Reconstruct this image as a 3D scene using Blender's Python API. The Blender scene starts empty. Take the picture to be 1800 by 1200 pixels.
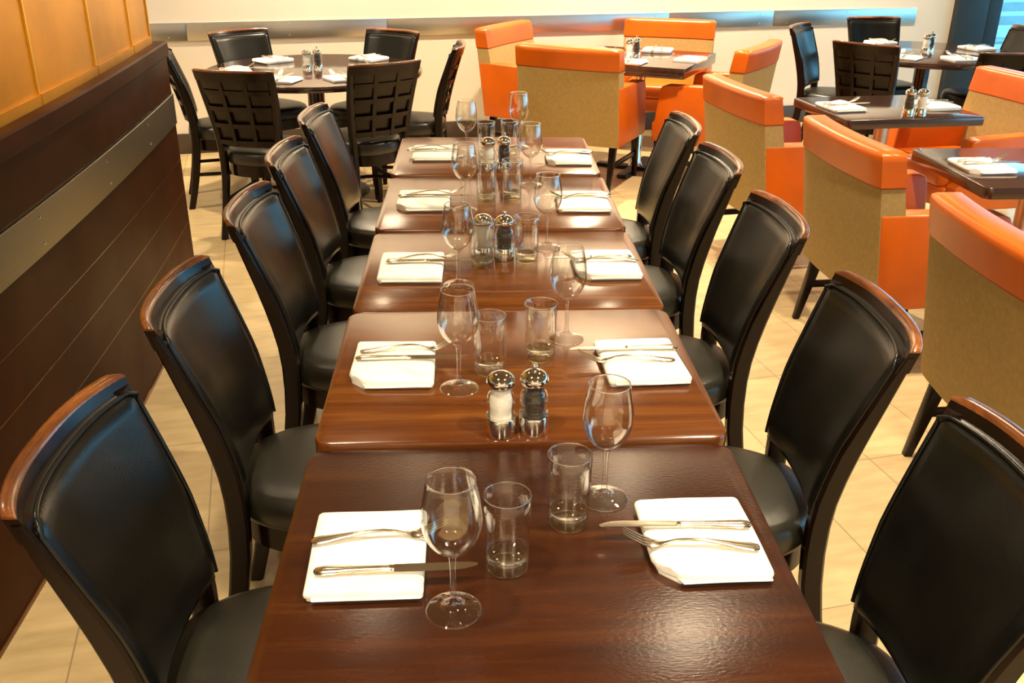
import bpy, bmesh, math, random
from mathutils import Vector, Matrix
random.seed(4)
PI = math.pi
SC = bpy.context.scene
COL = SC.collection

# ------------------------------------------------------------------ camera, exposure, world
SC.view_settings.view_transform = 'Standard'
SC.view_settings.look = 'None'
SC.view_settings.gamma = 1.0
SC.view_settings.use_curve_mapping = False
SC.view_settings.exposure = 0.78
F, PITCH, YAW, ROLL = 1677.23, 0.426536, 0.0425313, -0.0070001
CAM = Vector((-0.08431, -1.49884, 1.63593))
_f = Vector((math.sin(YAW)*math.cos(PITCH), math.cos(YAW)*math.cos(PITCH), -math.sin(PITCH)))
_r = Vector((math.cos(YAW), -math.sin(YAW), 0)); _d = _f.cross(_r)
_c, _s = math.cos(ROLL), math.sin(ROLL)
_r2 = _c*_r + _s*_d; _d2 = -_s*_r + _c*_d
cd = bpy.data.cameras.new('camera'); cam = bpy.data.objects.new('camera', cd); COL.objects.link(cam)
cd.sensor_width = 36.0; cd.lens = F/1800*36.0; cd.clip_start = 0.02; cd.clip_end = 200
cam.matrix_world = Matrix(((_r2.x, -_d2.x, -_f.x, CAM.x), (_r2.y, -_d2.y, -_f.y, CAM.y), (_r2.z, -_d2.z, -_f.z, CAM.z), (0, 0, 0, 1)))
SC.camera = cam
W = bpy.data.worlds.new('daylight'); SC.world = W; W.use_nodes = True
bg = W.node_tree.nodes['Background']; bg.inputs[0].default_value = (0.26, 0.72, 1.0, 1); bg.inputs[1].default_value = 3.2
LAMP_COLOR = (1.0, 0.80, 0.53)
CEIL = 2.8
# recessed ceiling spots: x, y, watts, beam angle
LAMPS = [(-0.80, 1.55, 24, 95), (0.98, 1.28, 60, 100), (-0.96, 3.78, 42, 110), (1.04, 3.72, 80, 105), (-1.0, 5.10, 62, 140), (1.06, 5.50, 125, 150), (2.7, 1.6, 60, 110),
         (2.9, 3.7, 40, 110), (3.1, 5.7, 60, 150), (-0.6, -0.55, 16, 100), (0.9, -0.6, 36, 100), (-0.9, -2.7, 80, 150), (1.3, -2.7, 80, 150), (4.6, 0.2, 60, 140), (-2.5, 1.2, 30, 150), (-2.5, 3.6, 20, 150)]  # spots behind camera, at far right and behind partition: added to brighten glasses

# ------------------------------------------------------------------ materials
def new_mat(name):
    m = bpy.data.materials.new(name); m.use_nodes = True
    nt = m.node_tree; return m, nt, nt.nodes['Principled BSDF']
def N(nt, t, **kw):
    n = nt.nodes.new(t)
    for k, v in kw.items():
        if hasattr(n, k): setattr(n, k, v)
        else: n.inputs[k].default_value = v
    return n
def ramp(nt, stops):
    n = nt.nodes.new('ShaderNodeValToRGB'); el = n.color_ramp.elements
    while len(el) < len(stops): el.new(0.5)
    for e, (p, c) in zip(el, stops): e.position = p; e.color = (*c, 1)
    return n
def coords(nt, scale=(1, 1, 1), rot=(0, 0, 0), kind='Object', loc=(0, 0, 0)):
    tc = nt.nodes.new('ShaderNodeTexCoord'); mp = nt.nodes.new('ShaderNodeMapping')
    mp.inputs['Scale'].default_value = scale; mp.inputs['Rotation'].default_value = rot; mp.inputs['Location'].default_value = loc
    nt.links.new(tc.outputs[kind], mp.inputs[0]); return mp
def bump(nt, bsdf, src, strength=0.2, dist=0.002):
    b = nt.nodes.new('ShaderNodeBump'); b.inputs['Strength'].default_value = strength; b.inputs['Distance'].default_value = dist
    nt.links.new(src, b.inputs['Height']); nt.links.new(b.outputs[0], bsdf.inputs['Normal'])
def simple(name, col, rough=0.5, metal=0.0, noise=0.0, nscale=8, bump_s=0.0, bscale=200, coat=0.0):
    m, nt, b = new_mat(name)
    b.inputs['Roughness'].default_value = rough; b.inputs['Metallic'].default_value = metal; b.inputs['Coat Weight'].default_value = coat
    b.inputs['Coat Roughness'].default_value = 0.15
    if 'black_leather' in name: b.inputs['Specular IOR Level'].default_value = 0.38
    mp = coords(nt)
    n = N(nt, 'ShaderNodeTexNoise', Scale=nscale, Detail=4.0); nt.links.new(mp.outputs[0], n.inputs['Vector'])
    lo = tuple(max(0, c*(1-noise)) for c in col); hi = tuple(min(1, c*(1+noise)) for c in col)
    r = ramp(nt, [(0.3, lo), (0.7, hi)]); nt.links.new(n.outputs[0], r.inputs[0]); nt.links.new(r.outputs[0], b.inputs['Base Color'])
    if bump_s:
        n2 = N(nt, 'ShaderNodeTexNoise', Scale=bscale, Detail=2.0); nt.links.new(mp.outputs[0], n2.inputs['Vector']); bump(nt, b, n2.outputs[0], bump_s)
    return m
def wood(name, dark, mid, light, rough, along=(1.2, 14, 14), coat=0.0, grit=0.0, rv=0.06, spec=0.5):
    if name.startswith('espresso_chair'): spec = 0.25
    m, nt, b = new_mat(name)
    mp = coords(nt, along)
    oi = nt.nodes.new('ShaderNodeObjectInfo'); ad = nt.nodes.new('ShaderNodeVectorMath'); ad.operation = 'ADD'
    sc = nt.nodes.new('ShaderNodeVectorMath'); sc.operation = 'SCALE'; sc.inputs[0].default_value = (7, 31, 13)
    nt.links.new(oi.outputs['Random'], sc.inputs['Scale']); nt.links.new(mp.outputs[0], ad.inputs[0]); nt.links.new(sc.outputs[0], ad.inputs[1])
    n = N(nt, 'ShaderNodeTexNoise', Scale=1.6, Detail=7.0, Roughness=0.62, Distortion=0.5); nt.links.new(ad.outputs[0], n.inputs['Vector'])
    r = ramp(nt, [(0.30, dark), (0.52, mid), (0.74, light)]); nt.links.new(n.outputs[0], r.inputs[0])
    nt.links.new(r.outputs[0], b.inputs['Base Color'])
    n3 = N(nt, 'ShaderNodeTexNoise', Scale=3.0, Detail=5.0); mp3 = coords(nt, (1, 1, 1)); nt.links.new(mp3.outputs[0], n3.inputs['Vector'])
    mr = N(nt, 'ShaderNodeMapRange'); mr.inputs[1].default_value = 0.3; mr.inputs[2].default_value = 0.7
    mr.inputs[3].default_value = rough-rv; mr.inputs[4].default_value = rough+rv
    nt.links.new(n3.outputs[0], mr.inputs[0]); nt.links.new(mr.outputs[0], b.inputs['Roughness'])
    b.inputs['Specular IOR Level'].default_value = spec
    b.inputs['Coat Weight'].default_value = coat; b.inputs['Coat Roughness'].default_value = 0.12
    if grit:
        g = N(nt, 'ShaderNodeTexNoise', Scale=1.0, Detail=3.0); mg = coords(nt, (120, 260, 120)); nt.links.new(mg.outputs[0], g.inputs['Vector']); bump(nt, b, g.outputs[0], grit, 0.001)
    return m
def glass_thin(name, tint=(0.985, 0.99, 0.98), f0=0.06):
    m = bpy.data.materials.new(name); m.use_nodes = True; nt = m.node_tree; nt.nodes.clear()
    out = nt.nodes.new('ShaderNodeOutputMaterial'); mix = nt.nodes.new('ShaderNodeMixShader')
    tr = nt.nodes.new('ShaderNodeBsdfTransparent'); tr.inputs[0].default_value = (*tint, 1)
    gl = nt.nodes.new('ShaderNodeBsdfGlossy'); gl.inputs['Roughness'].default_value = 0.02; gl.inputs[0].default_value = (1, 1, 1, 1)
    ge = nt.nodes.new('ShaderNodeNewGeometry'); dt = N(nt, 'ShaderNodeVectorMath', operation='DOT_PRODUCT')
    nt.links.new(ge.outputs['Normal'], dt.inputs[0]); nt.links.new(ge.outputs['Incoming'], dt.inputs[1])
    ab = N(nt, 'ShaderNodeMath', operation='ABSOLUTE'); nt.links.new(dt.outputs['Value'], ab.inputs[0])
    su = N(nt, 'ShaderNodeMath', operation='SUBTRACT'); su.inputs[0].default_value = 1.0; nt.links.new(ab.outputs[0], su.inputs[1])
    pw = N(nt, 'ShaderNodeMath', operation='POWER'); nt.links.new(su.outputs[0], pw.inputs[0]); pw.inputs[1].default_value = 2.8
    ma = N(nt, 'ShaderNodeMath', operation='MULTIPLY_ADD'); nt.links.new(pw.outputs[0], ma.inputs[0]); ma.inputs[1].default_value = 1.0-f0; ma.inputs[2].default_value = f0
    nt.links.new(ma.outputs[0], mix.inputs[0]); nt.links.new(tr.outputs[0], mix.inputs[1]); nt.links.new(gl.outputs[0], mix.inputs[2]); nt.links.new(mix.outputs[0], out.inputs[0])
    return m
M = {}
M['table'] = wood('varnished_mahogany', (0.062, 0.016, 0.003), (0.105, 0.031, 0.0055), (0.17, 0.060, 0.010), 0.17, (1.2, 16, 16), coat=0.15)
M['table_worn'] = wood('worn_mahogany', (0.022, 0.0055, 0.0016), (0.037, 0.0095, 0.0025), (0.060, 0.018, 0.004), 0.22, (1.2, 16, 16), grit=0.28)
M['table_dark'] = wood('espresso_table_wood', (0.03, 0.012, 0.009), (0.045, 0.02, 0.014), (0.065, 0.03, 0.02), 0.13, (1.2, 12, 12), coat=0.5, rv=0.03)
M['espresso'] = wood('espresso_chair_wood', (0.005, 0.0018, 0.001), (0.008, 0.0028, 0.0016), (0.014, 0.005, 0.003), 0.27, (10, 10, 1.2))
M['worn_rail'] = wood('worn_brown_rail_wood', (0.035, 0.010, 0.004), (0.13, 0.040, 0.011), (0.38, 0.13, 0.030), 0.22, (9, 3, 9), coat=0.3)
M['panel_wood'] = wood('partition_veneer', (0.034, 0.0082, 0.0014), (0.048, 0.012, 0.002), (0.064, 0.017, 0.003), 0.42, (2, 2, 2), spec=0.06)
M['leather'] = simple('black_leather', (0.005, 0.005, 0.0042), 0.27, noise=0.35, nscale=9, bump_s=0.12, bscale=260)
M['lit_seat_leather'] = simple('lit_black_seat_leather', (0.015, 0.0138, 0.009), 0.33, noise=0.3, nscale=9, bump_s=0.12, bscale=260)  # black leather with the olive light on the seats put into its colour
M['orange'] = simple('orange_leather', (0.55, 0.108, 0.003), 0.34, noise=0.12, nscale=5, bump_s=0.06, bscale=220)
M['tan'] = simple('tan_woven_fabric', (0.38, 0.262, 0.092), 0.85, noise=0.10, nscale=60, bump_s=0.3, bscale=500)
M['linen'] = simple('white_linen', (0.86, 0.86, 0.82), 0.85, noise=0.02, nscale=20, bump_s=0.1, bscale=600)
M['steel'] = simple('polished_cutlery_steel', (0.86, 0.79, 0.64), 0.20, 1.0, noise=0.04)
M['chrome'] = simple('chrome', (0.82, 0.80, 0.76), 0.06, 1.0, noise=0.02)
M['salt'] = simple('white_salt', (0.85, 0.83, 0.78), 0.8, noise=0.04, nscale=300)
M['pepper'] = simple('black_peppercorns', (0.03, 0.02, 0.014), 0.6, noise=0.9, nscale=260, bump_s=0.8, bscale=260)
M['wall'] = simple('cream_wall_paint', (0.80, 0.725, 0.62), 0.8, noise=0.015, nscale=3)
M['ceiling'] = simple('dim_taupe_ceiling_paint', (0.17, 0.135, 0.085), 0.9, noise=0.01)
M['baseboard'] = simple('dark_baseboard', (0.06, 0.042, 0.030), 0.45, noise=0.1)
M['window_frame'] = simple('dark_blue_grey_frame', (0.022, 0.032, 0.042), 0.4, noise=0.1)
M['gold'] = simple('amber_gold_panel', (0.74, 0.34, 0.016), 0.34, 0.65, noise=0.25, nscale=2.2, bump_s=0.25, bscale=7)
M['gold_strip'] = simple('bright_gold_strip', (0.95, 0.55, 0.06), 0.3, 0.5, noise=0.05)
M['pavement'] = simple('pavement', (0.20, 0.25, 0.30), 0.9, noise=0.1)
M['facade'] = simple('pale_facade', (0.45, 0.62, 0.66), 0.6, noise=0.1)
M['facade_glass'] = simple('dark_blue_glazing', (0.05, 0.12, 0.22), 0.1, noise=0.2)
M['rubber'] = simple('black_metal', (0.02, 0.02, 0.02), 0.45, 0.4, noise=0.1)
M['stitch'] = simple('dark_orange_seam', (0.30, 0.06, 0.008), 0.5, noise=0.05)
M['glass'] = glass_thin('clear_thin_glass')
M['glass_stem'] = glass_thin('clear_stem_glass', (0.98, 0.985, 0.98), 0.14)
M['pane'] = glass_thin('window_pane', (0.93, 0.97, 1.0), 0.04)
def thick_glass(name, col):
    m, nt, b = new_mat(name); b.inputs['Base Color'].default_value = (*col, 1); b.inputs['Roughness'].default_value = 0.0
    b.inputs['Transmission Weight'].default_value = 1.0; b.inputs['IOR'].default_value = 1.48; return m
M['glass_base'] = glass_thin('heavy_glass_base', (0.97, 0.98, 0.84), 0.16)  # yellow-green tint stands in for light refracted in the thick base
M['clear_glass'] = thick_glass('clear_glass', (0.99, 0.99, 0.98))
M['acrylic'] = glass_thin('clear_acrylic', (0.98, 0.98, 0.96), 0.06)
def brushed(name, col, rot):
    m, nt, b = new_mat(name); b.inputs['Metallic'].default_value = 1.0
    mp = coords(nt, (0.6, 0.6, 120), rot); n = N(nt, 'ShaderNodeTexNoise', Scale=3.0, Detail=4.0); nt.links.new(mp.outputs[0], n.inputs['Vector'])
    r = ramp(nt, [(0.2, tuple(c*0.85 for c in col)), (0.8, col)]); nt.links.new(n.outputs[0], r.inputs[0]); nt.links.new(r.outputs[0], b.inputs['Base Color'])
    b.inputs['Roughness'].default_value = 0.34
    bump(nt, b, n.outputs[0], 0.05, 0.001); return m
M['brushed'] = brushed('brushed_steel', (0.70, 0.69, 0.66), (0, 0, 0)); M['brushed_shaded'] = brushed('shaded_brushed_steel', (0.27, 0.25, 0.19), (0, 0, 0))  # second copy: same steel, dimmer light on the partition band put into its colour
def floor_mat():
    m, nt, b = new_mat('beige_stone_tiles')
    A = math.radians(12.0)
    tc = nt.nodes.new('ShaderNodeTexCoord'); mp = nt.nodes.new('ShaderNodeMapping'); mp.vector_type = 'POINT'
    mp.inputs['Rotation'].default_value = (0, 0, -A)
    nt.links.new(tc.outputs['Object'], mp.inputs[0])
    sx = nt.nodes.new('ShaderNodeSeparateXYZ'); nt.links.new(mp.outputs[0], sx.inputs[0])
    def line(out, period, off, w):
        a = N(nt, 'ShaderNodeMath', operation='ADD'); a.inputs[1].default_value = 100*period-off; nt.links.new(out, a.inputs[0])
        d = N(nt, 'ShaderNodeMath', operation='DIVIDE'); d.inputs[1].default_value = period; nt.links.new(a.outputs[0], d.inputs[0])
        fr = N(nt, 'ShaderNodeMath', operation='FRACT'); nt.links.new(d.outputs[0], fr.inputs[0])
        fl = N(nt, 'ShaderNodeMath', operation='FLOOR'); nt.links.new(d.outputs[0], fl.inputs[0])
        pp = N(nt, 'ShaderNodeMath', operation='PINGPONG'); pp.inputs[1].default_value = 0.5; nt.links.new(fr.outputs[0], pp.inputs[0])
        lt = N(nt, 'ShaderNodeMath', operation='LESS_THAN'); lt.inputs[1].default_value = w/period/2; nt.links.new(pp.outputs[0], lt.inputs[0])
        return lt.outputs[0], fl.outputs[0]
    lx, ix = line(sx.outputs[0], 0.2975, -0.67, 0.004); ly, iy = line(sx.outputs[1], 0.625, 0.24, 0.004)
    mx = N(nt, 'ShaderNodeMath', operation='MAXIMUM'); nt.links.new(lx, mx.inputs[0]); nt.links.new(ly, mx.inputs[1])
    cb = nt.nodes.new('ShaderNodeCombineXYZ'); nt.links.new(ix, cb.inputs[0]); nt.links.new(iy, cb.inputs[1])
    wn = nt.nodes.new('ShaderNodeTexWhiteNoise'); nt.links.new(cb.outputs[0], wn.inputs[0])
    mp2 = nt.nodes.new('ShaderNodeMapping'); mp2.inputs['Scale'].default_value = (2.2, 9, 1); nt.links.new(mp.outputs[0], mp2.inputs[0])
    ns = N(nt, 'ShaderNodeTexNoise', Scale=3.0, Detail=6.0); nt.links.new(mp2.outputs[0], ns.inputs['Vector'])
    av = N(nt, 'ShaderNodeMath', operation='MULTIPLY_ADD'); nt.links.new(wn.outputs[0], av.inputs[0]); av.inputs[1].default_value = 0.22; nt.links.new(ns.outputs[0], av.inputs[2])
    r = ramp(nt, [(0.35, (0.42, 0.305, 0.15)), (0.85, (0.56, 0.43, 0.235))]); nt.links.new(av.outputs[0], r.inputs[0])
    mc = nt.nodes.new('ShaderNodeMix'); mc.data_type = 'RGBA'; nt.links.new(mx.outputs[0], mc.inputs[0]); nt.links.new(r.outputs[0], mc.inputs[6]); mc.inputs[7].default_value = (0.27, 0.20, 0.11, 1)
    nt.links.new(mc.outputs[2], b.inputs['Base Color']); b.inputs['Roughness'].default_value = 0.42
    return m
M['floor'] = floor_mat()
def lens_mat():
    m, nt, b = new_mat('lit_lamp_lens'); b.inputs['Emission Color'].default_value = (*LAMP_COLOR, 1); b.inputs['Emission Strength'].default_value = 60.0; return m
M['lens'] = lens_mat()

# ------------------------------------------------------------------ mesh helpers
def finish(bm, angle=38):
    bmesh.ops.recalc_face_normals(bm, faces=bm.faces[:])
    for f in bm.faces: f.smooth = True
    a = math.radians(angle)
    for e in bm.edges:
        if len(e.link_faces) == 2 and e.calc_face_angle(0) > a: e.smooth = False
def mk(name, bm, mat, parent=None, angle=38):
    finish(bm, angle)
    me = bpy.data.meshes.new(name); bm.to_mesh(me); bm.free()
    me.materials.append(M[mat])
    o = bpy.data.objects.new(name, me); COL.objects.link(o)
    if parent is not None: o.parent = parent
    return o
def B(): return bmesh.new()
def loft(bm, rings, cap=True, closed=True):
    R = [[bm.verts.new(p) for p in ring] for ring in rings]
    n = len(R[0])
    for a, b in zip(R, R[1:]):
        for i in range(n if closed else n-1):
            j = (i+1) % n
            try: bm.faces.new((a[i], a[j], b[j], b[i]))
            except ValueError: pass
    if cap:
        for ring in (R[0], R[-1]):
            try: bm.faces.new(ring)
            except ValueError: pass
    return bm
def lathe(bm, prof, seg=32, c=(0, 0, 0)):
    rings = []
    for r, z in prof:
        rr = max(r, 1e-5)
        rings.append([(c[0]+rr*math.cos(2*PI*k/seg), c[1]+rr*math.sin(2*PI*k/seg), c[2]+z) for k in range(seg)])
    loft(bm, rings, cap=False)
    bmesh.ops.remove_doubles(bm, verts=bm.verts[:], dist=2e-5)
    return bm
def box(bm, x0, x1, y0, y1, z0, z1, bev=0.0, seg=2, mat=None):
    t = B()
    vs = [t.verts.new(p) for p in [(x0, y0, z0), (x1, y0, z0), (x1, y1, z0), (x0, y1, z0), (x0, y0, z1), (x1, y0, z1), (x1, y1, z1), (x0, y1, z1)]]
    for f in [(0, 3, 2, 1), (4, 5, 6, 7), (0, 1, 5, 4), (1, 2, 6, 5), (2, 3, 7, 6), (3, 0, 4, 7)]: t.faces.new([vs[i] for i in f])
    if bev: bmesh.ops.bevel(t, geom=t.edges[:], offset=bev, segments=seg, profile=0.5, affect='EDGES')
    if mat is not None: bmesh.ops.transform(t, matrix=mat, verts=t.verts[:])
    me = bpy.data.meshes.new('tmp'); t.to_mesh(me); t.free(); bm.from_mesh(me); bpy.data.meshes.remove(me)
    return bm
def hexa(bm, bot, top, bev=0.0, seg=2):
    t = B(); vs = [t.verts.new(p) for p in list(bot)+list(top)]
    for f in [(0, 3, 2, 1), (4, 5, 6, 7), (0, 1, 5, 4), (1, 2, 6, 5), (2, 3, 7, 6), (3, 0, 4, 7)]: t.faces.new([vs[i] for i in f])
    if bev: bmesh.ops.bevel(t, geom=t.edges[:], offset=bev, segments=seg, profile=0.5, affect='EDGES')
    me = bpy.data.meshes.new('tmp'); t.to_mesh(me); t.free(); bm.from_mesh(me); bpy.data.meshes.remove(me)
    return bm
def rrect(w, d, r, n=6):
    pts = []
    for cx, cy, a0 in ((w/2-r, d/2-r, 0), (-w/2+r, d/2-r, 90), (-w/2+r, -d/2+r, 180), (w/2-r, -d/2+r, 270)):
        for k in range(n+1):
            a = math.radians(a0+90*k/n); pts.append((cx+r*math.cos(a), cy+r*math.sin(a)))
    return pts
def slab(bm, w, d, r, z0, z1, e=0.004, n=6):
    P = rrect(w, d, r, n)
    def ring(ins, z):
        return [(x*(1-2*ins/w), y*(1-2*ins/d), z) for x, y in P]
    loft(bm, [ring(e, z0), ring(e*0.3, z0+e*0.3), ring(0, z0+e), ring(0, z1-e), ring(e*0.3, z1-e*0.3), ring(e, z1)])
    return bm
def interp(tab, z):
    if z <= tab[0][0]: return tab[0][1]
    for (a, va), (b, vb) in zip(tab, tab[1:]):
        if z <= b:
            t = (z-a)/(b-a); return va+(vb-va)*t
    return tab[-1][1]
def smooth_tab(tab, n=40):
    # Catmull-Rom resample
    P = [(2*tab[0][0]-tab[1][0], 2*tab[0][1]-tab[1][1])]+list(tab)+[(2*tab[-1][0]-tab[-2][0], 2*tab[-1][1]-tab[-2][1])]
    out = []
    for i in range(1, len(P)-2):
        for k in range(8):
            t = k/8
            f = lambda j: 0.5*((2*P[i][j])+(-P[i-1][j]+P[i+1][j])*t+(2*P[i-1][j]-5*P[i][j]+4*P[i+1][j]-P[i+2][j])*t*t+(-P[i-1][j]+3*P[i][j]-3*P[i+1][j]+P[i+2][j])*t**3)
            out.append((f(0), f(1)))
    out.append(tab[-1]); return out
def tube(bm, pts, rad, seg=10, flat=1.0):
    pts = [Vector(p) for p in pts]; rings = []
    up = Vector((0, 0, 1))
    for i, p in enumerate(pts):
        t = (pts[min(i+1, len(pts)-1)]-pts[max(i-1, 0)]).normalized()
        u = up if abs(t.dot(up)) < 0.95 else Vector((1, 0, 0))
        s = t.cross(u).normalized(); v = s.cross(t)
        r = rad[i] if isinstance(rad, (list, tuple)) else rad
        rings.append([tuple(p+s*r*math.cos(2*PI*k/seg)+v*r*flat*math.sin(2*PI*k/seg)) for k in range(seg)])
    loft(bm, rings); return bm
def thing(name, label, cat, loc=(0, 0, 0), rz=0.0, group=None):
    o = bpy.data.objects.new(name, None); o.empty_display_size = 0.05; COL.objects.link(o)
    o.location = loc; o.rotation_euler = (0, 0, rz); o['label'] = label; o['category'] = cat
    if group: o['group'] = group
    return o
def tag(o, label, cat, group=None):
    o['label'] = label; o['category'] = cat
    if group: o['group'] = group
    return o
def struct(name, bm, mat, parent=None):
    o = mk(name, bm, mat, parent); o['kind'] = 'structure'; return o
def copy_tree(o, parent=None):
    c = o.copy(); COL.objects.link(c)
    if parent is not None: c.parent = parent
    for ch in list(o.children): copy_tree(ch, c)
    return c
USED = set()
def place(proto, loc, rz, label):
    if proto.name not in USED: USED.add(proto.name); o = proto
    else: o = copy_tree(proto)
    o.location = loc; o.rotation_euler = (0, 0, rz); o['label'] = label
    return o

# ------------------------------------------------------------------ room shell
WA = math.radians(12.58)
WP = Vector((-2.181, 5.442, 0))                       # foot of the back wall
WD = Vector((math.cos(WA), math.sin(WA), 0)); WN = Vector((-math.sin(WA), math.cos(WA), 0))
WM = Matrix(((WD.x, WN.x, 0, WP.x), (WD.y, WN.y, 0, WP.y), (0, 0, 1, 0), (0, 0, 0, 1)))   # wall frame: x along, y into wall
def wbox(bm, s0, s1, n0, n1, z0, z1, bev=0.0): return box(bm, s0, s1, n0, n1, z0, z1, bev, 2, WM)
struct('floor', box(B(), -4, 9.2, -4, 9.5, -0.1, 0.0), 'floor')
struct('ceiling', box(B(), -4, 9.2, -4, 9.5, CEIL+0.02, CEIL+0.15), 'ceiling')
S_END = 6.30
struct('wall_back', wbox(B(), -1.75, S_END, 0, 0.2, 0, CEIL+0.02), 'wall')
struct('baseboard_back', wbox(B(), -1.4, S_END-0.01, -0.015, -0.0005, 0, 0.143, 0.002), 'baseboard')
seams = [-1.35, 0.13, 1.52, 3.72, 4.62, 5.94]
for i, (a, b) in enumerate(zip(seams, seams[1:])):
    t = struct('trim_%d' % (i+1), wbox(B(), a+0.0015, b-0.0015, -0.012, -0.0005, 0.782, 0.902, 0.0015), 'brushed')
    for s in (a+0.12, (a+b)/2, b-0.12):
        for z in (0.805, 0.880):
            bm = B(); lathe(bm, [(0.0, 0.003), (0.003, 0.0025), (0.0045, 0.0)], 10)
            bmesh.ops.transform(bm, matrix=WM @ Matrix.Translation((s, -0.012, z)) @ Matrix.Rotation(PI/2, 4, 'X'), verts=bm.verts[:])
            mk('screw', bm, 'chrome', t)
struct('wall_front', box(B(), -3.6, 9, -3.8, -3.6, 0, CEIL+0.02), 'wall')
struct('wall_left', box(B(), -3.8, -3.6, -3.8, 5.3, 0, CEIL+0.02), 'wall')
# dark column at the end of the back wall and glazing beyond it
bm = B(); wbox(bm, S_END, S_END+0.30, -0.06, 0.22, 0, CEIL+0.02, 0.004); struct('trim_7', bm, 'window_frame')
bm = B(); wbox(bm, S_END+0.30, S_END+0.46, -0.03, 0.20, 0, CEIL+0.02, 0.004); struct('trim_8', bm, 'window_frame')
w1 = struct('window_1', wbox(B(), S_END+0.46, 9.9, 0.07, 0.08, 0.12, CEIL-0.1), 'pane')
bm = B(); wbox(bm, S_END+0.46, 9.9, 0.02, 0.13, 0, 0.12); wbox(bm, S_END+0.46, 9.9, 0.02, 0.13, CEIL-0.1, CEIL+0.02); wbox(bm, 8.3, 8.36, 0.02, 0.13, 0.12, CEIL-0.1); mk('window_frame', bm, 'window_frame', w1)
# glazed side on the right
RM = WM @ Matrix.Translation((8.6, 0, 0)) @ Matrix.Rotation(-PI/2, 4, 'Z')
w2 = struct('window_2', box(B(), 0.2, 9.5, 0.0, 0.01, 0.12, CEIL-0.1, mat=RM), 'pane')
bm = B(); box(bm, 0.2, 9.5, -0.05, 0.06, 0, 0.12, mat=RM); box(bm, 0.2, 9.5, -0.05, 0.06, CEIL-0.1, CEIL+0.02, mat=RM)
for k in range(6): box(bm, 0.2+1.85*k, 0.27+1.85*k, -0.05, 0.06, 0.12, CEIL-0.1, mat=RM)
mk('window_frame', bm, 'window_frame', w2)
o = struct('ground', box(B(), -40, 60, -40, 60, -0.25, -0.12), 'pavement')
# building across the street
bm = B(); box(bm, 3, 44, 34, 38, -0.12, 4.0); fac = mk('building', bm, 'facade'); tag(fac, 'pale blue building across the street seen through the right-hand window', 'building')
for k in range(9):
    mk('window', box(B(), 4.0+4.2*k, 7.2+4.2*k, 33.93, 34.0, 0.9, 2.9, 0.02), 'facade_glass', fac)

# slatted bench outside the glass
t = thing('outdoor_bench', 'pale blue slatted bench outside, seen through the window at the upper right', 'bench', (5.55, 9.0, -0.12), math.radians(14))
for k, (yy, zz) in enumerate(((-0.20, 0.48), (-0.08, 0.48), (0.04, 0.48), (0.16, 0.62), (0.18, 0.76), (0.20, 0.90))):
    mk('slat', box(B(), -0.75, 0.75, yy-0.045 if k < 3 else yy, yy+0.045 if k < 3 else yy+0.03, zz, zz+0.03 if k < 3 else zz+0.095, 0.006), 'facade', t)
for xx in (-0.6, 0.6):
    bm = B(); box(bm, xx-0.03, xx+0.03, -0.22, -0.16, 0, 0.48); box(bm, xx-0.03, xx+0.03, 0.19, 0.25, 0, 0.98); box(bm, xx-0.03, xx+0.03, -0.22, 0.2, 0.43, 0.478); mk('bench_frame', bm, 'rubber', t)

# ------------------------------------------------------------------ curved wooden partition with gold panels
def px(y): return -1.222-0.0065*y-0.0175*y*y if y > -0.2 else -1.222
def strip(bm, y0, y1, off0, off1, z0, z1, n=40, bev=0.0):
    """curved slab following the partition: off = distance behind (negative x) the front face"""
    rings = []
    for k in range(n+1):
        y = y0+(y1-y0)*k/n
        x = px(y)
        if bev: rings.append([(x-off0, y, z0+bev), (x-off0, y, z1-bev), (x-off0-bev, y, z1), (x-off1+bev, y, z1), (x-off1, y, z1-bev), (x-off1, y, z0+bev), (x-off1+bev, y, z0), (x-off0-bev, y, z0)])
        else: rings.append([(x-off0, y, z0), (x-off0, y, z1), (x-off1, y, z1), (x-off1, y, z0)])
    return loft(bm, rings)
YE = 2.70
part = mk('partition', strip(B(), -2.6, YE, 0.0, 0.14, 0.0, 1.06), 'panel_wood')
tag(part, 'curved dark wooden half-height partition along the left side', 'partition')
mk('top_rail', strip(B(), -2.6, YE+0.004, -0.010, 0.15, 1.06, 1.12, bev=0.006), 'panel_wood', part)
mk('shadow_groove', strip(B(), -2.6, YE+0.001, -0.0006, 0.01, 0.908, 0.914), 'espresso', part)
for zz in (0.625, 0.484, 0.343):
    mk('plank_joint', strip(B(), -2.6, YE-0.004, -0.0005, 0.01, zz-0.0009, zz+0.0009), 'worn_rail', part)
sb = mk('steel_band', strip(B(), -2.6, YE+0.003, -0.006, 0.0, 0.778, 0.905, bev=0.0015), 'brushed_shaded', part)
for y in (2.184, 1.612, 0.996, 0.40, -0.2):
    for z in (0.878, 0.806):
        bm = B(); lathe(bm, [(0.0, 0.003), (0.003, 0.0025), (0.0045, 0.0)], 10)
        bmesh.ops.transform(bm, matrix=Matrix.Translation((px(y)+0.006, y, z)) @ Matrix.Rotation(PI/2, 4, 'Y'), verts=bm.verts[:]); mk('screw', bm, 'chrome', sb)
mk('kick_strip', strip(B(), -2.6, YE, -0.004, 0.0, 0.0, 0.012), 'worn_rail', part)
joints = [0.20, 1.28, 1.82, 2.32, 2.64]
gl = ['cut off by the left photo edge', 'second from the left', 'third from the left', 'narrowest one at its far end']
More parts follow.
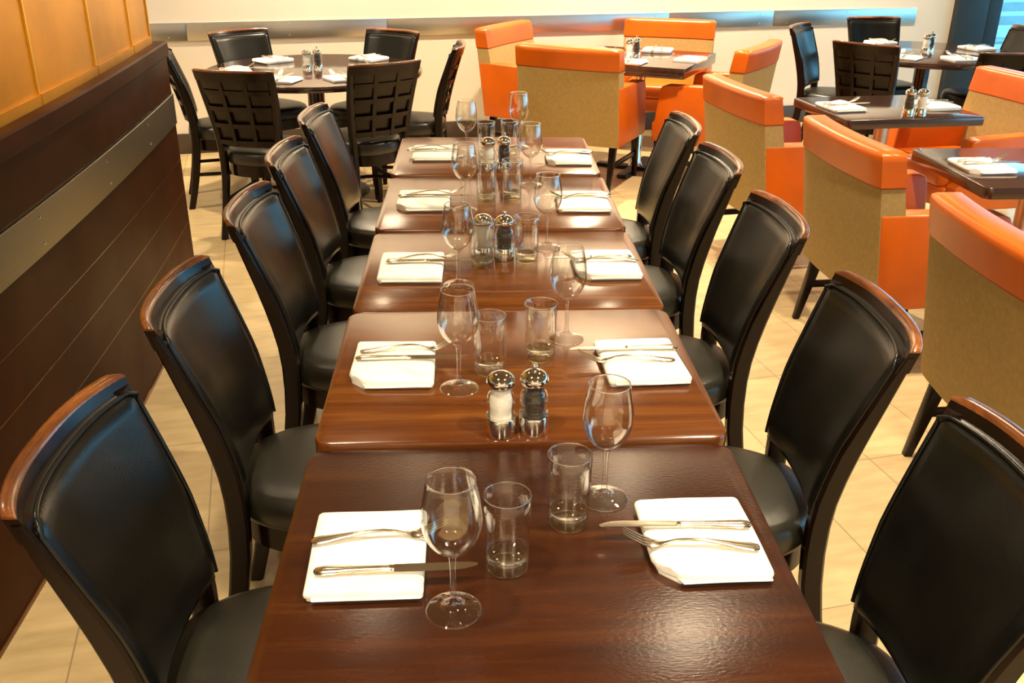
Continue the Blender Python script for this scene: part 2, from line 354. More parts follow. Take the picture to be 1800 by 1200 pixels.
for i, (a, b) in enumerate(zip(joints, joints[1:])):
    p = mk('gold_panel', strip(B(), a+0.004, b-0.004, 0.045, 0.057, 1.12, 2.35, 10), 'gold')
    tag(p, 'glossy amber gold panel on the partition, '+gl[i], 'panel', 'gold panels on the partition')
    mk('joint_strip', strip(B(), b-0.006, b+0.003, 0.039, 0.060, 1.12, 2.35, 2), 'gold_strip', p)
    mk('bottom_strip', strip(B(), a+0.004, b-0.007, 0.036, 0.044, 1.12, 1.150, 10), 'gold', p)

# ------------------------------------------------------------------ dining chair
XO = smooth_tab([(0, -0.300), (0.15, -0.266), (0.32, -0.241), (0.45, -0.236), (0.547, -0.243), (0.669, -0.268), (0.773, -0.296), (0.9, -0.332), (0.94, -0.343)])
TH = [(0, 0.036), (0.3, 0.046), (0.66, 0.045), (0.78, 0.034), (0.86, 0.026), (0.9, 0.020), (0.94, 0.02)]
xo = lambda z: interp(XO, z)
xi = lambda z: interp(XO, z)+interp(TH, z)
HWT = smooth_tab([(0, 0.186), (0.3, 0.173), (0.47, 0.175), (0.6, 0.185), (0.75, 0.201), (0.9, 0.214)])
hwz = lambda z: interp(HWT, z)
def bulge(u, z): return interp([(0.45, 0.022), (0.6, 0.034), (0.8, 0.042), (1, 0.044)], z)*(1-min(1, abs(u))**2.6)
def back_shell(bm, zs, u0, u1, fo, fi, nu=18):
    """closed curved slab between the x functions fo (rear) and fi (front)"""
    us = [u0+(u1-u0)*k/nu for k in range(nu+1)]
    rings = []
    for u in us:
        ring = [(fi(z)-bulge(u, z), u*hwz(z), z) for z in zs]+[(fo(z)-bulge(u, z), u*hwz(z), z) for z in reversed(zs)]
        rings.append(ring)
    return loft(bm, rings)
def seat_outline(n=48):
    pts = []
    for k in range(n):
        a = 2*PI*k/n; c, s = math.cos(a), math.sin(a)
        e = 2/2.7
        x = math.copysign(abs(c)**e, c)*0.226-0.022; y = math.copysign(abs(s)**e, s)
        hw = 0.172+(x+0.248)/0.452*0.064
        y *= hw
        # rounded front edge
        if x > 0: x += 0.018*(1-(y/0.23)**2)
        pts.append((x, y))
    return pts
def build_chair():
    t = thing('dining_chair', 'x', 'chair', group='black leather dining chairs')
    for s in (-1, 1):                                    # rear posts with the rear legs
        bm = B(); zs = [0, 0.08, 0.16, 0.24, 0.32, 0.40, 0.47, 0.53, 0.59, 0.65, 0.71, 0.77, 0.83, 0.878]
        rings = []
        for z in zs:
            w = 0.034 if z > 0.3 else 0.030
            a, b = xo(z), xi(z); y0, y1 = s*(hwz(z)-w), s*hwz(z); c = 0.006
            rings.append([(a+c, y0, z), (a, y0+s*c, z), (a, y1-s*c, z), (a+c, y1, z), (b-c, y1, z), (b, y1-s*c, z), (b, y0+s*c, z), (b-c, y0, z)])
        loft(bm, rings); mk('back_post', bm, 'espresso', t)
        bm = B(); rings = []
        for z, h in ((0, 0.013), (0.05, 0.015), (0.2, 0.018), (0.36, 0.021)):
            cx, cy = 0.168, s*0.180
            rings.append([(cx+h*q, cy+h*r, z) for q, r in ((-1, -.75), (-.75, -1), (.75, -1), (1, -.75), (1, .75), (.75, 1), (-.75, 1), (-1, .75))])
        loft(bm, rings); mk('leg', bm, 'espresso', t)
    # top rail, worn brown, with rounded upper edge
    bm = B(); us = [-1+2*k/28 for k in range(29)]; rings = []
    for u in us:
        e = 0.0 if abs(u) < 0.985 else 0.006
        ring = []
        for z, fa, fb in ((0.8905, 0, 1), (0.894-e*.5, 0, 1), (0.898-e*.8, 0.06, 0.94), (0.901-e, 0.25, 0.75)):
            ring.append((z, fa, fb))
        f_ = [(xo(z)+(xi(z)-xo(z))*fb-bulge(u, z), u*hwz(z), z) for z, fa, fb in ring]
        r_ = [(xo(z)+(xi(z)-xo(z))*fa-bulge(u, z), u*hwz(z), z) for z, fa, fb in reversed(ring)]
        rings.append(f_+r_)
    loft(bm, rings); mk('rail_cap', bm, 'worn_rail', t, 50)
    mk('top_rail', back_shell(B(), [0.845, 0.862, 0.8908], -0.99, 0.99, lambda z: xo(z), lambda z: xi(z), 28), 'espresso', t)
    # inner dark facing below the rail (frame of the back) and the padded leather
    fr = mk('back_frame', back_shell(B(), [0.50, 0.56, 0.64, 0.72, 0.80, 0.85], -0.86, 0.86, lambda z: xi(z)-0.020, lambda z: xi(z)-0.008), 'espresso', t)
    zs = [0.490, 0.498, 0.52, 0.57, 0.63, 0.69, 0.75, 0.80, 0.84, 0.858, 0.868, 0.873]
    bm = B(); nu = 24; rings = []
    for k in range(nu+1):
        u = -1+2*k/nu
        uu = u*0.965
        edge = (1-abs(u)**9)
        f_ = []
        for z in zs:
            # rounded bottom corners and puffed surface
            pz = min(1, (z-0.490)/0.03, (0.873-z)/0.012)
            puff = 0.004+0.019*max(0, edge)**0.5*max(0, pz)**0.5
            f_.append((xi(z)-0.001+puff-bulge(uu, z), uu*hwz(z), z))
        r_ = [(xi(z)-0.006-bulge(uu, z), uu*hwz(z), z) for z in reversed(zs)]
        rings.append(f_+r_)
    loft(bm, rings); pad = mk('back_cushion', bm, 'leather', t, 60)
    bm = B(); pts = []
    for k in range(25):
        u = -0.95+1.9*k/24; z = 0.871 if abs(u) < .93 else 0.863
        pts.append((xi(z)+0.013-bulge(u, z), u*hwz(z), z))
    for k in range(14):
        z = 0.853-0.348*k/13; pts.append((xi(z)+0.008-bulge(0.955, z), 0.958*hwz(z), z))
    pre = [(p[0], -p[1], p[2]) for p in reversed(pts[25:])]
    tube(bm, pre+pts, 0.0042, 8); mk('piping', bm, 'leather', pad, 80)
    # lattice on the rear of the back
    bm = B()
    for u in (-0.32, 0.32): back_shell(bm, [0.50, 0.58, 0.66, 0.74, 0.80, 0.850], u-0.055, u+0.055, lambda z: xo(z)+0.004, lambda z: xo(z)+0.018, 3)
    mk('lattice_upright', bm, 'espresso', t)
    bm = B()
    for z in (0.52, 0.61, 0.70, 0.785): back_shell(bm, [z-0.012, z, z+0.012], -0.86, 0.86, lambda q: xo(q)+0.006, lambda q: xo(q)+0.016, 18)
    mk('lattice_crossbar', bm, 'espresso', t)
    # seat
    O = seat_outline()
    bm = B(); rings = []
    for f, z in ((0.93, 0.392), (0.985, 0.398), (1.0, 0.412), (1.0, 0.432), (0.985, 0.450), (0.95, 0.462), (0.88, 0.470), (0.7, 0.476), (0.4, 0.480), (0.02, 0.481)):
        rings.append([(x*f, y*f, z) for x, y in O])
    loft(bm, rings); mk('seat', bm, 'lit_seat_leather', t, 60)
    bm = B(); loft(bm, [[(x*0.95, y*0.95, z) for x, y in O] for z in (0.335, 0.393)]); mk('seat_frame', bm, 'espresso', t)
    # stretchers
    for s in (-1, 1):
        bm = B(); tube(bm, [(-0.236, s*0.166, 0.20), (0.168, s*0.178, 0.20)], 0.0105, 8); mk('stretcher', bm, 'espresso', t)
    bm = B(); tube(bm, [(-0.03+0.10*math.cos(PI*(k/16-0.5)), -0.172+0.344*k/16, 0.20) for k in range(17)], 0.0105, 8); mk('cross_stretcher', bm, 'espresso', t)
    return t
chair = build_chair()
ORD = ['nearest', 'second', 'third', 'fourth', 'farthest']
ly = [-0.205, 0.420, 1.07, 1.68, 2.305]
for i, y in enumerate(ly):
    place(chair, (-0.392+(0.006, 0, 0.012, 0.004, 0.006)[i], y+0.0, 0), 0.0+(0.01, 0.0, 0.03, 0.04, 0.05)[i]*-1,
          'black dining chair, left side of the long table row, '+('nearest the camera', 'second from the front', 'third from the front', 'fourth from the front', 'farthest from the camera')[i])
ry = [(-0.325, 0.402, 0.0), (0.288, 0.415, -0.02), (0.945, 0.412, 0.02), (1.565, 0.405, 0.04), (2.13, 0.40, 0.0)]
for i, (y, x, a) in enumerate(ry):
    place(chair, (x, y, 0), PI+a, 'black dining chair, right side of the long table row, '+('nearest the camera', 'second from the front', 'third from the front', 'fourth from the front', 'farthest from the camera')[i])
AC, EC = (-1.03, 4.42), (3.04, 5.20)
def around(center, bx, by, label, dist_top=0.355, da=0.0):
    """place a chair whose top-rail middle is at (bx, by), facing the table centre"""
    a = math.atan2(center[1]-by, center[0]-bx)+da
    place(chair, (bx+dist_top*math.cos(a), by+dist_top*math.sin(a), 0), a, label)
RA = 'chair at the back-left round table, '
around(AC, -1.63, 5.09, 'black '+RA+'against the back wall, left one')
around(AC, -0.585, 5.115, 'black '+RA+'against the back wall, right one')
around(AC, -0.14, 4.38, 'black '+RA+'seen edge-on at its right side')
around(AC, -0.52, 3.63, 'black '+RA+'its lattice back facing us')
around(AC, -1.275, 3.36, 'black '+RA+'turned away beside the partition end')
around(AC, -1.865, 4.19, 'black '+RA+'leftmost, half hidden by the partition end')
RE = 'chair at the window-side round table, '
around(EC, 2.20, 5.47, 'black '+RA.replace('back-left', 'window-side')+'leftmost, seen side-on', da=-0.30)
around(EC, 2.295, 4.44, 'black '+RE+'turned away, left of centre')
around(EC, 2.955, 6.01, 'black '+RE+'below the end of the steel band')
around(EC, 3.85, 5.30, 'black '+RE+'rightmost, in front of the glass')
around(EC, 3.04, 4.02, 'black '+RE+'nearest, behind an orange armchair')

# ------------------------------------------------------------------ armchair
def build_armchair():
    t = thing('armchair', 'x', 'armchair', group='orange and tan armchairs')
    H, Z0 = 0.885, 0.29
    W0, W1 = 0.335, 0.335
    rear = lambda z: -0.29-0.075*((z-Z0)/(H-Z0))-0.012*math.sin(PI*(z-Z0)/(H-Z0))*0
    front = lambda z: rear(z)+interp([(0.29, 0.13), (0.6, 0.115), (0.885, 0.095)], z)
    def backseg(bm, za, zb, grow=0.0, top=False, nz=6):
        us = [-1+2*k/16 for k in range(17)]; rings = []
        zs = [za+(zb-za)*k/nz for k in range(nz+1)]
        for z in zs:
            c = 0.022; r_, f_ = rear(z)-grow, front(z)+grow; w = W0+grow
            ring = []
            for u in us: ring.append((r_-0.022*(1-u*u)+ (0.006 if abs(u) > .97 else 0), u*(w-0.0), z))
            for u in reversed(us): ring.append((f_-0.022*(1-u*u)-(0.010 if abs(u) > .97 else 0), u*w, z))
            rings.append(ring)
        if top:
            z = zb
            for dz, s_ in ((0.010, 0.006), (0.017, 0.016), (0.020, 0.032)):
                r_, f_ = rear(z)-grow+s_, front(z)+grow-s_; w = W0+grow-s_
                rings.append([(r_-0.022*(1-u*u), u*w, z+dz) for u in us]+[(f_-0.022*(1-u*u), u*w, z+dz) for u in reversed(us)])
        return loft(bm, rings)
    back = mk('back', backseg(B(), Z0, 0.755), 'tan', t, 50)
    mk('back_seam', backseg(B(), 0.749, 0.757, 0.0012, nz=1), 'stitch', back)
    mk('headband', backseg(B(), 0.755, 0.862, 0.004, True), 'orange', t, 60)
    # seat box and cushion
    bm = B(); box(bm, -0.20, 0.240, -0.265, 0.265, 0.285, 0.39, 0.015, 3); mk('seat_base', bm, 'orange', t, 50)
    bm = B(); slab(bm, 0.455, 0.505, 0.05, 0.385, 0.475, 0.022); bmesh.ops.transform(bm, matrix=Matrix.Translation((0.025, 0, 0)), verts=bm.verts[:]); mk('seat_cushion', bm, 'orange', t, 60)
    for s in (-1, 1):
        y0, y1 = s*0.255, s*0.338
        # arm: side panel profile in x-z, extruded in y
        prof = [(-0.286, 0.288), (0.218, 0.288), (0.225, 0.40), (0.208, 0.415), (0.186, 0.60), (0.176, 0.628), (0.145, 0.642), (-0.12, 0.652), (-0.329, 0.655)]
        bm = B(); t2 = B()
        a = [t2.verts.new((x, y0, z)) for x, z in prof]; b = [t2.verts.new((x, y1, z)) for x, z in prof]
        t2.faces.new(a); t2.faces.new(list(reversed(b)))
        for i in range(len(prof)):
            j = (i+1) % len(prof); t2.faces.new((a[i], b[i], b[j], a[j]))
        bmesh.ops.recalc_face_normals(t2, faces=t2.faces[:])
        bmesh.ops.bevel(t2, geom=[e for e in t2.edges if e.calc_face_angle(0) > 0.3], offset=0.010, segments=3, profile=0.5, affect='EDGES')
        me = bpy.data.meshes.new('tmp'); t2.to_mesh(me); t2.free(); bm.from_mesh(me); bpy.data.meshes.remove(me)
        mk('arm', bm, 'orange', t, 45)
        for xx, xb in ((-0.235, -0.30), (0.190, 0.205)):
            h0, h1 = 0.013, 0.022
            cy = s*0.285
            hexa(bmx := B(), [(xb-h0, cy-h0, 0), (xb+h0, cy-h0, 0), (xb+h0, cy+h0, 0), (xb-h0, cy+h0, 0)], [(xx-h1, cy-h1, 0.29), (xx+h1, cy-h1, 0.29), (xx+h1, cy+h1, 0.29), (xx-h1, cy+h1, 0.29)], 0.003)
            mk('leg', bmx, 'espresso', t)
        bm = B(); box(bm, -0.25, 0.190, s*0.285-0.009, s*0.285+0.009, 0.145, 0.175, 0.003); mk('stretcher', bm, 'espresso', t)
    return t
arm = build_armchair()
def arm_at(rx, ry_, a, label):
    """rx, ry = middle of the rear foot of the back (z = 0.29)"""
    a = math.radians(a)
    place(arm, (rx+0.305*math.cos(a), ry_+0.305*math.sin(a), 0), a, label)
arm_at(0.505, 4.455, 62, 'orange and tan armchair seen from behind past the long table row')
arm_at(0.155, 5.635, -31, 'orange and tan armchair by the back wall, left of the flap-edged square table')
arm_at(1.41, 5.985, 252, 'orange-topped armchair facing us against the back wall behind the flap-edged table')
arm_at(1.675, 4.535, 147, 'orange and tan armchair facing left, its back seen edge-on against the cream wall')
arm_at(1.20, 3.09, 11, 'orange and tan armchair with curved top, left of the small mill table')
arm_at(1.345, 2.03, 5, 'orange and tan armchair left of the small table reflecting blue')
arm_at(1.335, 0.875, 1, 'orange and tan armchair nearest the camera, cut off by the right edge')
arm_at(2.72, 3.36, 190, 'orange and tan armchair right of the small mill table')

# ------------------------------------------------------------------ tables
def build_row_table(name, mat, w=0.762, d=0.621):
    t = thing(name, 'x', 'table', group='tables joined in the long row')
    bm = B(); slab(bm, w, d, 0.034, -0.034, 0.0, 0.005, 8); top = mk('tabletop', bm, mat, t)
    mk('column', lathe(B(), [(0.0, -0.036), (0.09, -0.036), (0.09, -0.043), (0.038, -0.05), (0.038, -0.70), (0.05, -0.715)], 28), 'rubber', t)
    bm = B(); box(bm, -0.27, 0.27, -0.035, 0.035, -0.738, -0.712, 0.008); box(bm, -0.035, 0.035, -0.24, 0.24, -0.737, -0.713, 0.008); mk('base', bm, 'rubber', t)
    return t
TH_ = [0.746, 0.754, 0.750, 0.755, 0.760]
TY = [-0.3125, 0.3125, 0.9375, 1.5625, 2.19]
TR = [0.006, 0.008, 0.0, -0.008, -0.004]
tl = ['dark scratched mahogany table at the near end of the long row', 'glossy mahogany table second from the front of the long row',
      'glossy mahogany table in the middle of the long row', 'glossy mahogany table fourth from the front of the long row', 'glossy mahogany table at the far end of the long row']
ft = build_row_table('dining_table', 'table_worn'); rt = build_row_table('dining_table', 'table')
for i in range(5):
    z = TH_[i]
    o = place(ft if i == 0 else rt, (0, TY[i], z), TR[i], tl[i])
    # the base rests on the floor whatever the top height
def small_table(name, label, cx, cy, w, d, a, th=0.035, rad=0.02, flap=False):
    t = thing(name, label, 'table', (cx, cy, 0), math.radians(a))
    bm = B(); slab(bm, w, d, rad, 0.75-th, 0.75, 0.004); top = mk('tabletop', bm, 'table_dark', t)
    if flap:
        for s in (-1, 1):
            bm = B(); box(bm, s*(w/2)-0.012, s*(w/2)+0.012, -d/2+0.03, d/2-0.03, 0.69, 0.715, 0.004); mk('flap', bm, 'table_dark', t)
            bm = B(); box(bm, s*(w/2+0.004)-0.012, s*(w/2+0.004)+0.012, -0.03, 0.03, 0.705, 0.712, 0.001); mk('flap_latch', bm, 'chrome', t)
    mk('column', lathe(B(), [(0.0, 0.74-th), (0.09, 0.74-th), (0.09, 0.73-th), (0.036, 0.72-th), (0.036, 0.06), (0.05, 0.03)], 28), 'brushed' if not flap else 'chrome', t)
    bm = B(); box(bm, -0.29, 0.29, -0.035, 0.035, 0.0, 0.028, 0.008); box(bm, -0.035, 0.035, -0.27, 0.27, 0.001, 0.027, 0.008); mk('base', bm, 'rubber', t)
    return t
small_table('square_table', 'dark square flap-edged table between four orange armchairs at the back', 1.03, 4.95, 0.80, 0.80, 63, 0.065, 0.012, True)
small_table('square_table', 'small dark table with two mills, right of the curved-top armchair', 1.96, 3.21, 0.70, 0.60, 7, 0.042)
small_table('square_table', 'small dark table reflecting blue daylight at the right edge of the photo', 2.065, 2.015, 0.71, 0.615, 1, 0.042, 0.03)
def round_table(label, c, r):
    t = thing('round_table', label, 'table', (c[0], c[1], 0))
    mk('tabletop', lathe(B(), [(0, 0.712), (r-0.03, 0.712), (r-0.004, 0.716), (r, 0.724), (r, 0.742), (r-0.003, 0.748), (r-0.008, 0.75), (0, 0.75)], 72), 'table_dark', t)
    mk('column', lathe(B(), [(0, 0.711), (0.12, 0.711), (0.12, 0.70), (0.05, 0.685), (0.05, 0.08), (0.07, 0.05)], 32), 'table_dark', t)
    mk('base', lathe(B(), [(0.0, 0.05), (0.07, 0.05), (0.27, 0.022), (0.29, 0.012), (0.29, 0.0), (0, 0)], 40), 'rubber', t)
round_table('dark round table at the back left with six black chairs', AC, 0.645)
round_table('dark round table at the back right by the window', EC, 0.60)

# ------------------------------------------------------------------ tableware
def build_wine():
    t = thing('wine_glass', 'x', 'wine glass', group='wine glasses on the long row')
    H = 0.213
    outer = [(0.0, 0.0), (0.036, 0.0), (0.038, 0.0012), (0.0378, 0.0025), (0.030, 0.0045), (0.016, 0.008), (0.0075, 0.015), (0.0048, 0.026), (0.0040, 0.050), (0.0042, 0.078), (0.0058, 0.092)]
    outb = [(0.0058, 0.092), (0.012, 0.0985), (0.022, 0.106), (0.0315, 0.118), (0.0385, 0.134), (0.0412, 0.148), (0.0410, 0.162), (0.0385, 0.182), (0.0350, 0.201), (0.0325, H)]
    inb = [(max(0, r-0.0011), z) for r, z in reversed(outb)]
    inb = [(r, z) for r, z in inb if z > 0.098]+[(0.0, 0.0985)]
    mk('bowl', lathe(B(), smooth_tab(outb)+[(0.0320, H+0.0006)]+inb, 48), 'glass', t, 80)
    st = lathe(B(), smooth_tab(outer), 40); mk('stem', st, 'glass_stem', t, 70)
    mk('rim', lathe(B(), [(0.0313+0.0011*(1+math.cos(a)), H+0.0011*math.sin(a)) for a in [2*PI*k/8 for k in range(9)]], 48), 'clear_glass', t, 80)
    return t
def build_tumbler():
    t = thing('tumbler', 'x', 'tumbler', group='water tumblers on the long row')
    H = 0.127
    outer = [(0.0310, 0.002), (0.0316, 0.006), (0.0330, 0.05), (0.0342, 0.10), (0.0350, H)]
    prof = outer+[(0.0342, H+0.0008), (0.0334, H), (0.0326, 0.10), (0.0314, 0.05), (0.0305, 0.0235)]
    mk('wall', lathe(B(), prof, 48), 'glass', t, 70)
    mk('heavy_base', lathe(B(), [(0, 0.0022), (0.022, 0.0016), (0.028, 0.0), (0.0298, 0.001), (0.0308, 0.004), (0.0312, 0.0200), (0.0296, 0.0225), (0.022, 0.0185), (0.0, 0.0165)], 48), 'glass_base', t, 50)
    mk('rim', lathe(B(), [(0.0342+0.0011*math.cos(a), H+0.0011*math.sin(a)) for a in [2*PI*k/8 for k in range(9)]], 48), 'clear_glass', t, 80)
    return t
def build_mill(kind):
    pep = kind == 'pepper'
    t = thing(kind+'_mill', 'x', 'pepper mill' if pep else 'salt mill', group='salt and pepper mills')
    mk('base', lathe(B(), [(0, 0), (0.0265, 0), (0.0275, 0.001), (0.0275, 0.034), (0.0265, 0.036), (0, 0.036)], 36), 'chrome', t)
    mk('body', lathe(B(), smooth_tab([(0.0272, 0.036), (0.0270, 0.042), (0.0235, 0.048), (0.0240, 0.055), (0.0272, 0.066), (0.0250, 0.078), (0.0205, 0.088), (0.0200, 0.094), (0.021, 0.098)]), 36), 'acrylic', t, 70)
    mk('filling', lathe(B(), [(0, 0.0365), (0.0195, 0.0365), (0.0195, 0.05), (0.0212, 0.066), (0.019, 0.080), (0.0172, 0.093), (0, 0.093)], 28), kind if pep else 'salt', t)
    mk('cap', lathe(B(), smooth_tab([(0.021, 0.097), (0.0250, 0.100), (0.0265, 0.106), (0.0250, 0.113), (0.0195, 0.120), (0.0110, 0.1245), (0.0, 0.126)]), 36), 'chrome', t, 60)
    if pep:
        mk('knob', lathe(B(), [(0.003, 0.124), (0.0035, 0.128), (0.006, 0.1315), (0.0062, 0.1345), (0.0045, 0.138), (0, 0.139)], 20), 'chrome', t, 60)
    return t
def build_napkin(k):
    bm = B(); rnd = random.Random(k)
    w, d = 0.172, 0.200
    def layer(prof, w, d, r, ox=0.0, oy=0.0, ph=0.0):
        P = []
        base = rrect(w, d, r, 4)
        # subdivide the outline so that the edges can wander a little
        for (x0, y0), (x1, y1) in zip(base, base[1:]+base[:1]):
            n = max(1, int(math.hypot(x1-x0, y1-y0)/0.02))
            for j in range(n): P.append((x0+(x1-x0)*j/n, y0+(y1-y0)*j/n))
        rings = []
        for ins, z in prof:
            ring = []
            for x, y in P:
                wob = 1+0.010*math.sin(23*y+ph)+0.008*math.sin(31*x+1.7*ph)
                zz = z+0.0009*math.sin(38*x+ph)*math.sin(27*y+2*ph)*(1 if z > 0.004 else 0)
                ring.append((ox+x*(1-2*ins/w)*wob, oy+y*(1-2*ins/d)*(1+0.006*math.sin(29*x+ph)), zz))
            rings.append(ring)
        loft(bm, rings)
    ph = 1.3*k
    layer([(0.002, 0.0), (0.0, 0.0015), (0.0, 0.006), (0.003, 0.0075)], w-0.006, d-0.004, 0.005, 0.001, 0.001, ph)
    layer([(0.003, 0.0062), (0.0004, 0.0078), (0.0, 0.011), (0.0008, 0.0145), (0.0035, 0.0178), (0.009, 0.0200), (0.020, 0.0212), (0.045, 0.0220), (0.083, 0.0222)], w, d, 0.006+0.002*(k % 2), 0.0, 0.0, ph+0.7)
    # the turned-under corner of the fold
    layer([(0.001, 0.0068), (0.0, 0.0075), (0.001, 0.0090)], 0.155, 0.010, 0.003, 0.004, -d/2-0.0005, ph)
    if k in (1, 2):
        for v in bm.verts:
            q = (-v.co.x-0.066)+(-v.co.y-0.082)
            if v.co.x < -0.05 and v.co.y < -0.06 and q > 0: v.co.x += q*0.5; v.co.y += q*0.5
    o = mk('napkin', bm, 'linen', None, 45)
    tag(o, 'x', 'napkin', 'white folded napkins'); return o
NT = 0.0225
def ribbon(bm, stations, seg=10):
    rings = []
    for x, z, w, th in stations:
        rings.append([(x, w*math.cos(2*PI*k/seg), z+th*math.sin(2*PI*k/seg)) for k in range(seg)])
    return loft(bm, rings)
def build_fork():   # handle end at x=-0.1, tines towards +x
    t = thing('fork', 'x', 'fork', group='steel forks')
    mk('handle', ribbon(B(), [(-0.103, 0.003, 0.003, 0.001), (-0.101, 0.003, 0.0075, 0.0016), (-0.092, 0.0035, 0.0105, 0.0024), (-0.075, 0.005, 0.0095, 0.0026), (-0.05, 0.0085, 0.0065, 0.0026), (-0.02, 0.012, 0.0042, 0.0026), (0.005, 0.0125, 0.0034, 0.0024), (0.022, 0.010, 0.0034, 0.0022), (0.036, 0.0055, 0.0042, 0.0018), (0.046, 0.0032, 0.0075, 0.0013)]), 'steel', t, 60)
    bm = B()
    ribbon(bm, [(0.043, 0.0035, 0.006, 0.0012), (0.050, 0.0026, 0.0105, 0.0011), (0.058, 0.0032, 0.0118, 0.0010), (0.063, 0.0045, 0.0120, 0.0010)])
    for y in (-0.0100, -0.0034, 0.0034, 0.0100):
        tube(bm, [(0.060, y, 0.0036), (0.070, y, 0.0075), (0.082, y*0.98, 0.0135), (0.094, y*0.94, 0.0205), (0.102, y*0.90, 0.026)], [0.0022, 0.0020, 0.0018, 0.0014, 0.0007], 7, 0.7)
    mk('tines', bm, 'steel', t, 60)
    return t
def build_knife():
    t = thing('table_knife', 'x', 'knife', group='steel table knives')
    mk('handle', ribbon(B(), [(-0.118, 0.004, 0.003, 0.002), (-0.115, 0.0045, 0.008, 0.0034), (-0.104, 0.005, 0.0108, 0.0045), (-0.085, 0.005, 0.0100, 0.0046), (-0.05, 0.005, 0.0075, 0.0044), (-0.022, 0.005, 0.0068, 0.0042), (-0.012, 0.005, 0.0072, 0.0042), (-0.008, 0.005, 0.0085, 0.0045), (-0.004, 0.005, 0.0070, 0.0036)]), 'steel', t, 60)
    bm = B(); rings = []
    for x, y0, y1, th in ((-0.005, -0.0068, 0.0066, 0.0018), (0.0, -0.0085, 0.0072, 0.0012), (0.04, -0.0095, 0.0075, 0.0011), (0.08, -0.0092, 0.0076, 0.0010), (0.098, -0.0072, 0.0074, 0.0009), (0.110, -0.0028, 0.0062, 0.0008), (0.1165, 0.001, 0.0042, 0.0006)):
        rings.append([(x, y0, 0.005), (x, (y0+y1)/2, 0.005+th*.8), (x, y1, 0.005+th), (x, y1, 0.005-th), (x, (y0+y1)/2, 0.005-th*.8)])
    loft(bm, rings); mk('blade', bm, 'steel', t, 30)
    return t
wine, tumbler, salt, pepper, fork, knife = build_wine(), build_tumbler(), build_mill('salt'), build_mill('pepper'), build_fork(), build_knife()
naps = [build_napkin(k) for k in range(4)]
TN = ['nearest table of the long row', 'second table of the long row', 'middle table of the long row', 'fourth table of the long row', 'farthest table of the long row']
WL = [(-0.118, -0.443), (-0.117, 0.215), (-0.125, 0.805), (-0.112, 1.46), (-0.108, 2.15)]
WR = [(0.126, -0.174), (0.121, 0.455), (0.124, 1.10), (0.114, 1.76), (0.099, 2.32)]
TL = [(-0.0405, -0.349), (-0.055, 0.292), (-0.062, 0.952), (-0.042, 1.575), (-0.033, 2.19)]
TRR = [(0.060, -0.241), (0.0555, 0.355), (0.060, 0.99), (0.045, 1.60), (0.058, 2.21)]
def tz(y):
    for i, c in enumerate(TY):
        if abs(y-c) <= 0.3126: return TH_[i]
    return 0.75
for i in range(5):
    place(wine, (*WL[i], tz(WL[i][1])), 0.2*i, 'clear wine glass on the left half of the '+TN[i])
    place(wine, (*WR[i], tz(WR[i][1])), 0.3*i, 'clear wine glass on the right half of the '+TN[i])
    place(tumbler, (*TL[i], tz(TL[i][1])), 0.3*i, 'clear straight tumbler left of centre on the '+TN[i])
    place(tumbler, (*TRR[i], tz(TRR[i][1])), 0.4*i, 'clear straight tumbler right of centre on the '+TN[i])
# napkins with cutlery: x, y, rotation, (fork dy, fork rot), (knife dy, knife rot)
NL = [(-0.247, -0.322, 0.02), (-0.255, 0.312, 0.0), (-0.252, 0.915, 0.0), (-0.247, 1.535, 0.0), (-0.232, 2.175, 0.0)]
NR = [(0.259, -0.300, 0.03), (0.266, 0.312, 0.05), (0.270, 0.925, 0.02), (0.270, 1.515, -0.02), (0.279, 2.105, -0.03)]
FL = [(-0.230, 0.020, 0.09), (-0.225, 0.040, 0.10), (-0.215, 0.030, 0.12), (-0.215, 0.03, 0.10), (-0.235, 0.02, 0.05)]
KL = [(-0.200, -0.060, 0.03), (-0.215, -0.005, 0.0), (-0.200, 0.000, 0.02), (-0.21, 0.0, 0.0), (-0.22, -0.02, 0.0)]
FR = [(0.234, -0.038, -0.09), (0.230, -0.025, -0.02), (0.255, -0.01, 0.0), (0.262, 0.0, 0.02), (0.265, -0.01, 0.08)]
KR = [(0.220, 0.012, -0.03), (0.232, 0.030, 0.03), (0.225, 0.012, 0.03), (0.25, 0.02, 0.06), (0.26, 0.012, 0.0)]
for i in range(5):
    for side, NN, FF, KK in (('left', NL, FL, KL), ('right', NR, FR, KR)):
        x, y, a = NN[i]; z = tz(y)
        place(naps[(i*2+(side == 'right')) % 4], (x, y, z), a, 'white folded napkin, %s side of the %s' % (side, TN[i]))
        b = 0 if side == 'left' else PI
        fx, fy, fa = FF[i]; place(fork, (fx, y+fy, z+NT), b+fa, 'steel fork on the %s napkin of the %s' % (side, TN[i]))
        kx, ky, ka = KK[i]; place(knife, (kx, y+ky, z+NT), b+ka, 'steel knife on the %s napkin of the %s' % (side, TN[i]))
def pair(sx, sy, qx, qy, z, where):
    place(salt, (sx, sy, z), 0, 'white salt mill '+where)
    place(pepper, (qx, qy, z), 0, 'black pepper mill '+where)
pair(-0.0385, 0.034, 0.022, 0.040, TH_[1], 'on the second table of the long row')
pair(-0.059, 1.014, -0.001, 1.003, TH_[2], 'on the middle table of the long row')
pair(-0.030, 1.925, 0.028, 1.94, TH_[4], 'on the farthest table of the long row')
pair(-1.055, 4.33, -0.995, 4.35, 0.75, 'on the round table at the back left')
pair(0.93, 4.86, 0.985, 4.90, 0.75, 'on the flap-edged square table at the back')
pair(2.035, 2.985, 1.975, 2.985, 0.75, 'on the small table by the curved-top armchair')
pair(3.00, 5.12, 3.05, 5.16, 0.75, 'on the round table by the window')
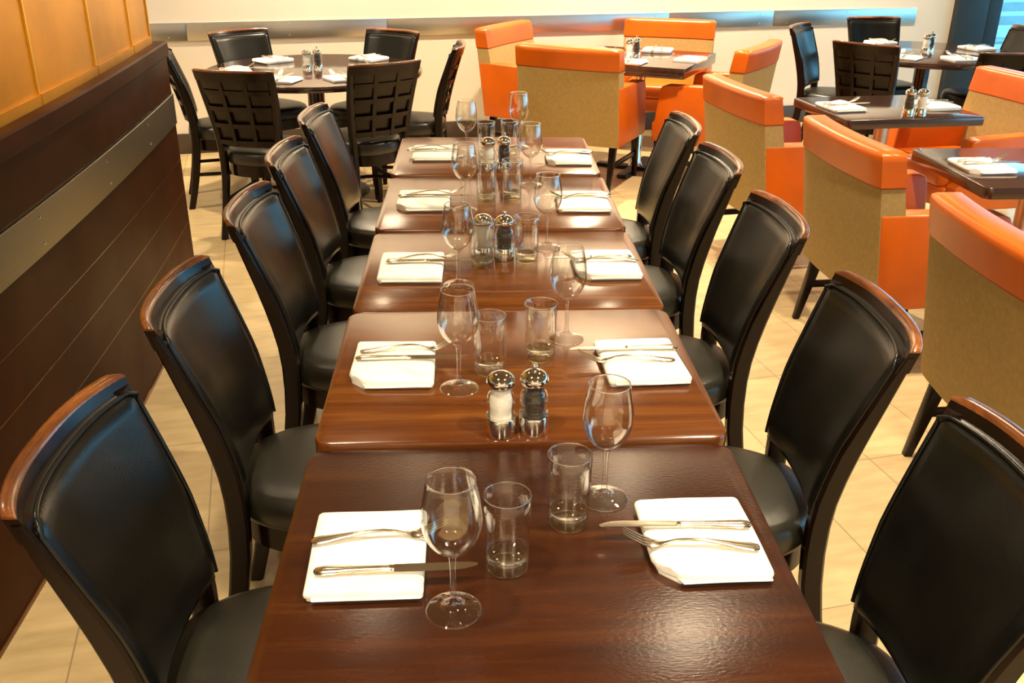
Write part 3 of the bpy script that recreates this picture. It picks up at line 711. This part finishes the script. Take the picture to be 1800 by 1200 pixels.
def setting(x, y, a, where, z=0.75, cutlery=True, k=0):
    a = math.radians(a)
    place(naps[k % 4], (x, y, z), a, 'white folded napkin '+where)
    if cutlery:
        ca, sa = math.cos(a), math.sin(a)
        place(fork, (x+0.015*ca-0.03*sa, y+0.015*sa+0.03*ca, z+NT), a+0.08, 'steel fork on the napkin '+where)
        place(knife, (x+0.03*ca+0.02*sa, y+0.03*sa-0.02*ca, z+NT), a, 'steel knife on the napkin '+where)
for k, (x, y, w) in enumerate([(-1.33, 4.72, 'by the left wall-side chair'), (-0.74, 4.80, 'by the right wall-side chair'), (-1.46, 4.27, 'by the leftmost chair'), (-1.15, 3.96, 'by the partition-end chair'), (-0.80, 4.02, 'by the lattice-back chair'), (-0.60, 4.42, 'by the right chair')]):
    setting(x, y, math.degrees(math.atan2(AC[1]-y, AC[0]-x)), 'on the back-left round table '+w, k=k)
for k, (x, y, w) in enumerate([(2.88, 5.62, 'by the wall-side chair'), (2.62, 5.28, 'at the leftmost chair'), (2.74, 4.86, 'by the turned-away chair'), (3.10, 4.80, 'before the nearest chair'), (3.46, 5.32, 'before the rightmost chair')]):
    setting(x, y, math.degrees(math.atan2(EC[1]-y, EC[0]-x)), 'on the window-side round table '+w, k=k+1)
setting(0.90, 4.66, 62, 'on the flap-edged table, by the nearest armchair', k=0)
setting(1.32, 4.76, 147, 'on the flap-edged table, at its right corner', k=1)
setting(1.18, 5.20, 252, 'on the flap-edged table, before the armchair facing us', k=2)
setting(0.77, 5.12, -33, 'on the flap-edged table, behind the mills', k=3)
setting(1.715, 3.16, 10, 'at the left end of the small table with mills', k=0)
setting(2.20, 3.20, 190, 'behind the mills on the small table', k=1)
setting(1.835, 1.985, 2, 'on the small table reflecting blue daylight', k=2)

# ------------------------------------------------------------------ ceiling lamps
def build_lamp():
    t = thing('downlight', 'x', 'ceiling light', group='recessed ceiling spots')
    mk('trim_ring', lathe(B(), [(0.052, 0.02), (0.052, -0.004), (0.072, -0.006), (0.075, -0.001), (0.075, 0.02)], 32), 'ceiling', t)
    mk('lens', lathe(B(), [(0, 0.004), (0.05, 0.004), (0.05, 0.012), (0, 0.012)], 24), 'lens', t)
    return t
lamp = build_lamp()
for i, (x, y, w, ang) in enumerate(LAMPS):
    o = place(lamp, (x, y, CEIL), 0, 'unseen recessed round ceiling spot above the dining room')
    ld = bpy.data.lights.new('spot', 'SPOT'); ld.energy = w*2.4; ld.color = LAMP_COLOR; ld.spot_size = math.radians(ang); ld.spot_blend = 0.8; ld.shadow_soft_size = 0.05
    lo = bpy.data.objects.new('spot', ld); COL.objects.link(lo); lo.parent = o; lo.location = (0, 0, -0.012)
